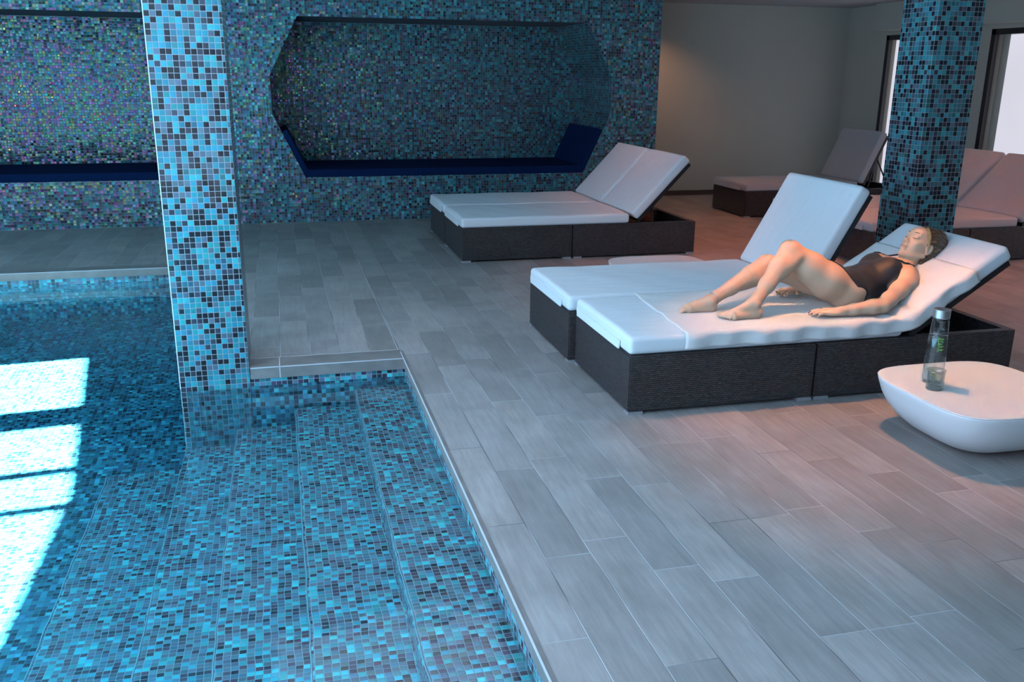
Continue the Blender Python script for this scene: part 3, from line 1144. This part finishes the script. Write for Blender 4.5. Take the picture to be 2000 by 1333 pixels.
def surface(F, v, name, m, parent=None):
    """surface nets on the grid"""
    ins = v < 0
    nx, ny, nz = v.shape
    acc = np.zeros((nx - 1, ny - 1, nz - 1, 3), np.float32)
    cnt = np.zeros((nx - 1, ny - 1, nz - 1), np.float32)
    corners = [(i, j, k) for i in (0, 1) for j in (0, 1) for k in (0, 1)]
    def sl(c):
        return v[c[0]:nx - 1 + c[0], c[1]:ny - 1 + c[1], c[2]:nz - 1 + c[2]]
    for a in corners:
        for ax in range(3):
            if a[ax] == 0:
                b_ = list(a); b_[ax] = 1
                va, vb = sl(a), sl(b_)
                cr = (va < 0) != (vb < 0)
                t = np.where(cr, va / np.where(cr, va - vb, 1), 0)
                for q in range(3):
                    acc[..., q] += np.where(cr, a[q] + (t if q == ax else 0), 0)
                cnt += cr
    act = cnt > 0
    idx = -np.ones(act.shape, np.int64)
    idx[act] = np.arange(act.sum())
    I = np.argwhere(act)
    P = (I + acc[act] / cnt[act][:, None]) * F.h + F.lo
    faces = []
    for ax in range(3):
        o1, o2 = [(1, 2), (2, 0), (0, 1)][ax]
        s0 = [slice(1, n - 1) for n in v.shape]
        s0[ax] = slice(0, v.shape[ax] - 1)
        s1 = list(s0); s1[ax] = slice(1, v.shape[ax])
        a, b_ = ins[tuple(s0)], ins[tuple(s1)]
        E_ = np.argwhere(a != b_)
        if not len(E_):
            continue
        flip = a[tuple(E_.T)]
        base = E_ + np.array([0 if i == ax else 1 for i in range(3)])
        d1 = np.zeros(3, int); d1[o1] = 1
        d2 = np.zeros(3, int); d2[o2] = 1
        q = [idx[tuple((base - x).T)] for x in (d1 + d2, d2, 0 * d1, d1)]
        Q = np.stack(q, 1)
        Q[~flip] = Q[~flip][:, ::-1]
        faces.append(Q)
    Q = np.concatenate(faces)
    me = bpy.data.meshes.new(name)
    me.vertices.add(len(P)); me.vertices.foreach_set('co', P.astype(np.float32).ravel())
    me.loops.add(Q.size); me.loops.foreach_set('vertex_index', Q.ravel().astype(np.int32))
    me.polygons.add(len(Q)); me.polygons.foreach_set('loop_start', (np.arange(len(Q)) * 4).astype(np.int32))
    me.polygons.foreach_set('loop_total', np.full(len(Q), 4, np.int32))
    me.update(calc_edges=True)
    me.polygons.foreach_set('use_smooth', np.ones(len(Q), bool))
    me.materials.append(m)
    o = bpy.data.objects.new(name, me)
    COL.objects.link(o)
    sm = o.modifiers.new('smooth', 'SMOOTH'); sm.factor = .5; sm.iterations = 2
    if parent:
        o.parent = parent
    return o


def V3(*a):
    return np.array(a, float)


def unit(a):
    a = np.array(a, float)
    return a / np.linalg.norm(a)


SKIN = (0.66, 0.40, 0.29)
def skin_mat():
    m, nt, p = mat('skin')
    tc = N(nt, 'ShaderNodeTexCoord')
    nz = N(nt, 'ShaderNodeTexNoise')
    nz.inputs['Scale'].default_value = 11
    nz.inputs['Detail'].default_value = 4
    nt.links.new(tc.outputs['Object'], nz.inputs['Vector'])
    nt.links.new(ramp(nt, nz.outputs[0], [(0.3, (0.68, 0.39, 0.26)), (0.7, (0.75, 0.46, 0.32))]), p.inputs['Base Color'])
    p.inputs['Roughness'].default_value = 0.48
    p.inputs['Subsurface Weight'].default_value = 0.12
    p.inputs['Subsurface Radius'].default_value = (0.02, 0.008, 0.005)
    p.inputs['Subsurface Scale'].default_value = 0.4
    p.inputs['Specular IOR Level'].default_value = 0.4
    return m


M_skin = skin_mat()
M_suit = simple('black_swimsuit', (0.012, 0.012, 0.017), 0.55, noise=.2, nscale=50, sheen=.1)
M_lip = simple('lips', (0.55, 0.22, 0.19), 0.45)
M_brow = simple('brow_hair', (0.07, 0.04, 0.025), 0.7)
M_nail = simple('dark_nail_polish', (0.10, 0.015, 0.03), 0.2)
M_silver = simple('silver_chain', (0.75, 0.75, 0.78), 0.25, metal=1.0)

F = Field((1.73, 3.50, .34), (3.30, 4.20, .79), .0030)
A33 = R(24)
U = V3(math.cos(A33), 0, math.sin(A33))      # up the spine
Nn = V3(-math.sin(A33), 0, math.cos(A33))    # out of the chest
Wd = V3(0, 1, 0)
TA = (U, Wd, Nn)
pel, wai, rib, che = V3(2.672, 3.845, .452), V3(2.785, 3.845, .477), V3(2.883, 3.855, .498), V3(2.957, 3.86, .510)
# torso
F.ell(pel, (unit((1, 0, .3)), Wd, unit((-.3, 0, 1))), (.105, .155, .085), .03)
F.ell(wai, TA, (.12, .118, .075), .04)
F.ell(rib, TA, (.12, .132, .084), .04)
F.ell(che, TA, (.078, .140, .064), .04)
F.cone(che + V3(-.005, -.110, -.010), che + V3(-.005, .110, -.010), .042, .042, .03)
F.cone(pel + V3(0, -.05, .01), wai, .085, .075, .04)
for s in (-1, 1):
    F.ell(rib + U * .020 + Wd * s * .064 + Nn * .052, TA, (.060, .058, .042), .03)
    F.ell(pel + V3(-.02, s * .075, -.022), TA, (.080, .072, .056), .03)
    F.cone(che + U * .048 + Wd * s * .025 + Nn * .032, che + U * .025 + Wd * s * .12 + Nn * .028, .013, .011, .025)   # collar bones
# neck
hc = V3(3.100, 3.870, .637)      # head centre
nb = V3(3.022, 3.860, .527)
F.cone(nb - U * .02, hc - V3(.010, 0, .035), .045, .040, .025)
F.cone(nb + Wd * -.02 - Nn * .01, che + Wd * -.11 - U * .0, .030, .034, .04)
F.cone(nb + Wd * .02 - Nn * .01, che + Wd * .11 - U * .0, .030, .034, .04)
# near (left) leg
hipN, kneN, ankN = V3(2.600, 3.765, .462), V3(2.343, 3.815, .648), V3(2.100, 3.685, .440)
F.chain([hipN + V3(.03, .01, .0), hipN + (kneN - hipN) * .25, hipN + (kneN - hipN) * .6, kneN], [.084, .083, .068, .051], .03)
F.ell(hipN + (kneN - hipN) * .35 + V3(-.012, 0, -.020), (unit(kneN - hipN), Wd, unit(np.cross(kneN - hipN, Wd))), (.14, .066, .060), .03)
F.ell(kneN + V3(-.008, 0, .010), (U, Wd, Nn), (.040, .043, .042), .02)
sh = ankN - kneN
F.chain([kneN, kneN + sh * .3, kneN + sh * .65, kneN + sh * .9, ankN], [.049, .0475, .036, .0275, .0285], .02)
F.ell(kneN + sh * .32 + V3(.020, 0, -.010), (unit(sh), Wd, unit(np.cross(sh, Wd))), (.105, .042, .036), .02)


def foot(ank, heel, ball, toe_dir, side, tn, drop):
    """side: direction from the little toe to the big toe"""
    F.cone(ank, heel + V3(0, 0, .008), .0275, .026, .015)
    F.cone(heel, heel + (ball - heel) * .25, .0245, .024, .012)
    F.cone(ank + (ball - ank) * .12 + V3(0, 0, -.002), ball + V3(0, 0, .006), .027, .018, .02)
    F.cone(heel + V3(0, 0, .0), ball + side * .016, .020, .019, .015)
    F.cone(heel, ball - side * .022 - toe_dir * .01, .020, .0155, .015)
    F.cone(ball + side * .020, ball - side * .024 - toe_dir * .008, .0175, .0135, .012)
    up = V3(0, 0, 1)
    for i in range(5):
        base = ball + side * (.026 - .0135 * i) + toe_dir * (.010 - .0035 * i)
        ln = (.036, .031, .027, .023, .019)[i]
        r = (.0115, .0088, .0082, .0078, .0075)[i]
        mid = base + toe_dir * ln * .55 + up * (.003 + .002 * (i > 0))
        tip = base + toe_dir * ln - up * drop
        F.cone(base, mid, r * .98, r * .90, .003)
        F.cone(mid, tip, r * .90, r * .95, .0015)
        tn.append(tip)


tipsN, tipsF = [], []
tdN = unit((-1, .12, -.04))
foot(ankN, V3(2.112, 3.678, .390), V3(1.985, 3.682, .388), tdN, unit((.12, 1, .05)), tipsN, .004)
F.ell(ankN + V3(.003, -.024, -.004), TA, (.011, .009, .012), .012)
# far (right) leg, kept as its own small blend so that it stays apart from the near one
hipF, kneF, ankF = V3(2.640, 3.930, .455), V3(2.318, 3.975, .552), V3(1.960, 3.852, .418)
F.chain([hipF, hipF + (kneF - hipF) * .3, hipF + (kneF - hipF) * .7, kneF], [.084, .078, .060, .050], .012)
F.ell(kneF + V3(-.006, 0, .008), TA, (.040, .042, .040), .015)
sf = ankF - kneF
F.chain([kneF, kneF + sf * .3, kneF + sf * .65, kneF + sf * .9, ankF], [.049, .0465, .035, .0265, .0275], .015)
F.ell(kneF + sf * .32 + V3(.010, 0, -.020), (unit(sf), Wd, unit(np.cross(sf, Wd))), (.105, .042, .036), .02)
foot(ankF, V3(1.965, 3.850, .386), V3(1.848, 3.858, .384), unit((-1, .03, -.10)), unit((.03, -1, .06)), tipsF, .006)
F.ell(ankF + V3(.0, -.024, -.002), TA, (.011, .009, .012), .012)

# arms
shN, elN, wrN = V3(2.938, 3.716, .492), V3(2.722, 3.592, .418), V3(2.512, 3.608, .398)
F.chain([che + V3(-.01, -.09, .0), shN], [.050, .045], .03)
F.chain([shN, shN + (elN - shN) * .35, shN + (elN - shN) * .75, elN], [.045, .042, .0355, .0325], .022)
F.chain([elN, elN + (wrN - elN) * .25, elN + (wrN - elN) * .7, wrN], [.032, .034, .027, .0215], .018)
shF, elF, wrF = V3(2.935, 3.990, .500), V3(2.760, 4.120, .425), V3(2.560, 4.060, .400)
F.chain([che + V3(-.01, .09, .0), shF], [.055, .050], .03)
F.chain([shF, shF + (elF - shF) * .5, elF], [.047, .040, .034], .022)
F.chain([elF, elF + (wrF - elF) * .3, wrF], [.034, .035, .022], .018)


def hand(wr, d, side, k_side, nails):
    """palm down hand; d = pointing direction, side = towards the thumb"""
    up = V3(0, 0, 1)
    pc = wr + d * .046 - up * .004
    F.ell(pc, (d, side, up), (.048, .036, .0155), .012)
    F.cone(wr, wr + d * .03, .0215, .020, .012)
    L_ = (.062, .070, .066, .052)
    for i in range(4):
        off = .026 - .0175 * i
        b0 = pc + d * (.030 - .004 * abs(i - 1.3)) + side * off
        sp = d + side * (.16 - .11 * i)
        sp = unit(sp)
        r = (.0086, .0088, .0084, .0074)[i]
        p1 = b0 + sp * L_[i] * .42 + up * .006
        p2 = b0 + sp * L_[i] * .76 + up * .001
        p3 = b0 + sp * L_[i] * .98 - up * .006
        F.cone(b0 - sp * .02, b0, r * 1.1, r * 1.1, .006)
        F.cone(b0, p1, r * 1.1, r, .003)
        F.cone(p1, p2, r, r * .93, .003)
        F.cone(p2, p3, r * .93, r * .8, .003)
        nails.append((p3, sp))
    t0 = wr + d * .018 + side * .020
    t1 = t0 + unit(d * .75 + side * .75) * .034
    t2 = t1 + unit(d * .95 + side * .35) * .026 - up * .003
    F.cone(t0, t1, .014, .0105, .008)
    F.cone(t1, t2, .0105, .009, .003)
    nails.append((t2, unit(d + side * .3)))


nailsN, nailsF = [], []
hand(wrN, unit((-1, .26, -.06)), unit((.26, 1, .0)), 1, nailsN)
hand(wrF, unit((-1, -.30, -.03)), unit((.30, -1, 0)), 1, nailsF)

# head
HU = unit((.56, .05, .82))
HF = V3(-.88, -.08, .47)
HF = unit(HF - HU * float(HF @ HU))
HL = np.cross(HU, HF)
def H(f, l, u):
    return hc + HF * f + HL * l + HU * u
HA = (HF, HL, HU)
F.ell(H(-.018, 0, .022), HA, (.086, .066, .080), .02)
F.ell(H(.024, 0, -.008), HA, (.058, .053, .068), .02)
F.ell(H(.042, 0, .045), HA, (.040, .050, .035), .02)
F.ell(H(.036, 0, -.050), HA, (.042, .037, .036), .02)
F.cone(H(.070, -.005, -.084), H(.070, .005, -.084), .0145, .0145, .015)
for s in (-1, 1):
    F.cone(H(-.008, s * .050, -.044), H(.054, s * .018, -.082), .0135, .0125, .015)
    F.ell(H(.052, s * .034, -.014), HA, (.023, .019, .018), .016)      # cheeks
    F.ell(H(.083, s * .029, .014), HA, (.013, .015, .010), .012, cut=True)
    F.ell(H(.0695, s * .0285, .012), HA, (.0115, .0145, .0105), .004)
    F.cone(H(.078, s * .014, .030), H(.068, s * .040, .031), .007, .006, .012)   # brow ridge
    F.ell(H(-.006, s * .068, -.006), (unit(HF + HL * s * .3), HL, HU), (.017, .0075, .029), .006)
    F.ell(H(-.002, s * .075, -.004), (HF, HL, HU), (.009, .006, .017), .004, cut=True)
    F.ell(H(.000, s * .069, -.030), HA, (.008, .006, .009), .005)
    F.ell(H(.084, s * .0095, -.024), HA, (.009, .0065, .006), .005)
F.cone(H(.078, 0, .020), H(.094, 0, -.016), .0065, .0078, .010)
F.ell(H(.096, 0, -.019), HA, (.010, .0085, .0085), .006)
F.cone(H(.080, 0, -.044), H(.080, 0, -.060), .013, .014, .012)
F.cone(H(.084, -.013, -.0465), H(.084, .013, -.0465), .0042, .0042, .006)
F.cone(H(.083, -.011, -.0570), H(.083, .011, -.0570), .0050, .0050, .006)

woman = empty('person', (2.67, 3.84, .36))
tag(woman, 'woman in black swimsuit lying on the white towel, knees bent, eyes closed', 'person')
Bx = surface(F, F.v, 'body', M_skin)


def adopt(o, parent=woman):
    o.parent = parent
    o.matrix_parent_inverse = Matrix.Translation(-Vector(parent.location))
    return o


adopt(Bx)
# swimsuit: an offset of the body cut along neckline, armholes and high leg line
sl, X, Y, Z = F.sub(F.lo, F.lo + np.array(F.n) * F.h)
sp = (X - wai[0]) * U[0] + (Z - wai[2]) * U[2]
wv = Y - 3.85
nn = (X - wai[0]) * Nn[0] + (Z - wai[2]) * Nn[2]
aw = np.abs(wv)
neck = sp - np.where(nn > 0, .140 + .028 * np.clip(aw / .085, 0, 1) ** 2, .12)
arm = aw - np.where(sp < .10, .175, .175 - 2.4 * (sp - .10) * (sp - .10) * 8)
arm = np.maximum(arm, aw - (.160 - .45 * np.clip(sp - .05, 0, .2)))
leg = -(sp + .18) + np.maximum(0, aw - .02) * .55 - .02 * (nn > 0)
reg = np.maximum(np.maximum(neck, arm), leg)
reg = np.maximum(reg, -.25 - nn)
suit = np.maximum(F.v - .0035, reg.astype(np.float32))
So = surface(F, suit, 'swimsuit', M_suit)
adopt(So)

# straps follow the skin over the shoulder
def on_skin(p, d):
    for t in np.arange(.14, -.06, -.0015):
        q = p + d * t
        ijk = tuple(np.clip(np.round((q - F.lo) / F.h).astype(int), 0, np.array(F.n) - 1))
        if F.v[ijk] < .0035:
            return q
    return p


for w in (-.085, .085):
    pts = []
    for sv in np.arange(.145, .215, .009):
        pts.append(on_skin(wai + U * sv + Wd * w, Nn))
    for a in (50, 95):
        pts.append(on_skin(wai + U * .175 + Wd * w - Nn * .005, Nn * math.cos(R(a)) + U * math.sin(R(a))))
    adopt(finish('strap', tube_bm(pts, .0042, 8), M_suit, smooth=True, uv=False), So).matrix_parent_inverse = Matrix.Identity(4)

# hair
hl, X, Y, Z = F.sub(hc - .16, hc + .2)
f_ = (X - hc[0]) * HF[0] + (Y - hc[1]) * HF[1] + (Z - hc[2]) * HF[2]
l_ = (X - hc[0]) * HL[0] + (Y - hc[1]) * HL[1] + (Z - hc[2]) * HL[2]
u_ = (X - hc[0]) * HU[0] + (Y - hc[1]) * HU[1] + (Z - hc[2]) * HU[2]
FH = Field(hc - .17, hc + .22, .0032)
FH.ell(H(-.024, 0, .026), HA, (.092, .075, .087), .02)
FH.ell(H(-.060, 0, -.030), HA, (.050, .062, .060), .03)
FH.ell(H(-.110, .012, .040), HA, (.040, .046, .046), .03)
FH.cone(H(-.07, 0, .09), H(-.12, .01, .06), .045, .035, .03)
FH.cone(H(-.05, .045, -.04), H(-.02, .052, -.075), .022, .010, .02)
sl2, X2, Y2, Z2 = FH.sub(FH.lo, FH.lo + np.array(FH.n) * FH.h)
f2 = (X2 - hc[0]) * HF[0] + (Y2 - hc[1]) * HF[1] + (Z2 - hc[2]) * HF[2]
l2 = (X2 - hc[0]) * HL[0] + (Y2 - hc[1]) * HL[1] + (Z2 - hc[2]) * HL[2]
u2 = (X2 - hc[0]) * HU[0] + (Y2 - hc[1]) * HU[1] + (Z2 - hc[2]) * HU[2]
groove = .0011 * np.sin(np.arctan2(u2 - .01, l2 * .9) * 60 + f2 * 70) + .0008 * np.sin(u2 * 420 + l2 * 160)
line = f2 - (.020 + .95 * np.maximum(0, u2 - .034) + .25 * np.minimum(0, u2 - .01) - 0.10 * np.maximum(0, u2 - .085))
ear = .024 - np.sqrt(((f2 + .004) / .9) ** 2 + ((u2 + .010) / 1.25) ** 2 + 0 * l2)
ear = np.where(np.abs(l2) > .05, ear, -1)
hv = np.maximum(np.maximum(FH.v + groove, line), ear)
hairm, nt, p = mat('brown_hair_with_blonde_streaks')
tc = N(nt, 'ShaderNodeTexCoord')
mp = N(nt, 'ShaderNodeMapping')
mp.inputs['Rotation'].default_value = (0, R(-30), 0)
mp.inputs['Scale'].default_value = (14, 60, 60)
nt.links.new(tc.outputs['Object'], mp.inputs[0])
nz = N(nt, 'ShaderNodeTexNoise'); nz.inputs['Scale'].default_value = 1.4; nz.inputs['Detail'].default_value = 4
nt.links.new(mp.outputs[0], nz.inputs['Vector'])
nt.links.new(ramp(nt, nz.outputs[0], [(.35, (.045, .022, .012)), (.60, (.12, .062, .032)), (.78, (.42, .25, .11))]), p.inputs['Base Color'])
p.inputs['Roughness'].default_value = .42
nt.links.new(bump(nt, nz.outputs[0], .003, .5), p.inputs['Normal'])
Ho = surface(FH, hv.astype(np.float32), 'hair', hairm)
adopt(Ho)
M_blond = simple('blonde_strand', (.36, .21, .09), .45, noise=.35, nscale=160, bstr=.4)
# blonde strands swept from the forehead past the temple towards the ear
for k, (dl, du) in enumerate(((0, 0), (.0025, .0035), (-.001, -.0035), (.001, .007), (.0005, -.0065), (.003, -.0015), (.002, .010), (0, -.009))):
    pts = [H(.058 - abs(du), .030 + dl, .078 + du), H(.044, .051 + dl, .060 + du), H(.026, .0635 + dl, .034 + du), H(.012, .0675 + dl, .004 + du * .6), H(.004, .0655 + dl, -.026)]
    pp = []
    for q in range(4):
        a0, a1, a2, a3 = pts[max(0, q - 1)], pts[q], pts[q + 1], pts[min(4, q + 2)]
        for t in np.arange(0, 1, .2):
            pp.append(.5 * (2 * a1 + (a2 - a0) * t + (2 * a0 - 5 * a1 + 4 * a2 - a3) * t * t + (3 * a1 - a0 - 3 * a2 + a3) * t ** 3))
    pp.append(pts[-1])
    rr_ = [.0010 + .0022 * math.sin(math.pi * min(1, .08 + i / (len(pp) - 1) * .9)) for i in range(len(pp))]
    adopt(finish('blonde_strand', tube_bm(pp, rr_, 8), M_blond, smooth=True, uv=False), Ho).matrix_parent_inverse = Matrix.Identity(4)
for s in (-1, 1):
    pts = [H(.0820, s * .0165, .0060), H(.0822, s * .0230, .0028), H(.0810, s * .0300, .0022), H(.0765, s * .0370, .0045), H(.0730, s * .0415, .0065)]
    adopt(finish('eyelashes', tube_bm(pts, [.0007, .0014, .0017, .0014, .0008], 6), M_brow, smooth=True, uv=False))
    pts = [H(.0850, s * .0135, .0300), H(.0835, s * .0240, .0345), H(.0770, s * .0350, .0355), H(.0690, s * .0445, .0310)]
    adopt(finish('eyebrow', tube_bm(pts, [.0014, .0019, .0016, .0007], 6), M_brow, smooth=True, uv=False))
pts = [H(.0867, -.019, -.0500), H(.0917, -.009, -.0470), H(.0924, 0, -.0480), H(.0917, .009, -.0470), H(.0867, .019, -.0500)]
adopt(finish('upper_lip', tube_bm(pts, [.0008, .0024, .0023, .0024, .0008], 8), M_lip, smooth=True, uv=False))
pts = [H(.0862, -.017, -.0520), H(.0917, -.008, -.0560), H(.0924, 0, -.0568), H(.0917, .008, -.0560), H(.0862, .017, -.0520)]
adopt(finish('lower_lip', tube_bm(pts, [.0008, .0027, .0030, .0027, .0008], 8), M_lip, smooth=True, uv=False))
for nl in (nailsN, nailsF):
    for tp, dd in nl:
        b = bmesh.new()
        bmesh.ops.create_uvsphere(b, u_segments=10, v_segments=6, radius=1)
        for v in b.verts:
            q = v.co
            v.co = Vector(tp + dd * (q.x * .0062 + .001) + np.cross(V3(0, 0, 1), dd) * q.y * .0046 + V3(0, 0, 1) * (q.z * .0022 + .0062))
        adopt(finish('fingernail', b, M_nail, smooth=True, uv=False))
# anklet on the far ankle
e1 = unit(np.cross(sf, V3(0, 0, 1))); e2 = unit(np.cross(sf, e1))
ac = ankF - unit(sf) * .026
pts = [ac + (e1 * math.cos(t) + e2 * math.sin(t)) * (.0315) for t in np.linspace(0, 2 * math.pi, 25)]
adopt(finish('silver_anklet', tube_bm(pts, .0016, 6), M_silver, smooth=True, uv=False))
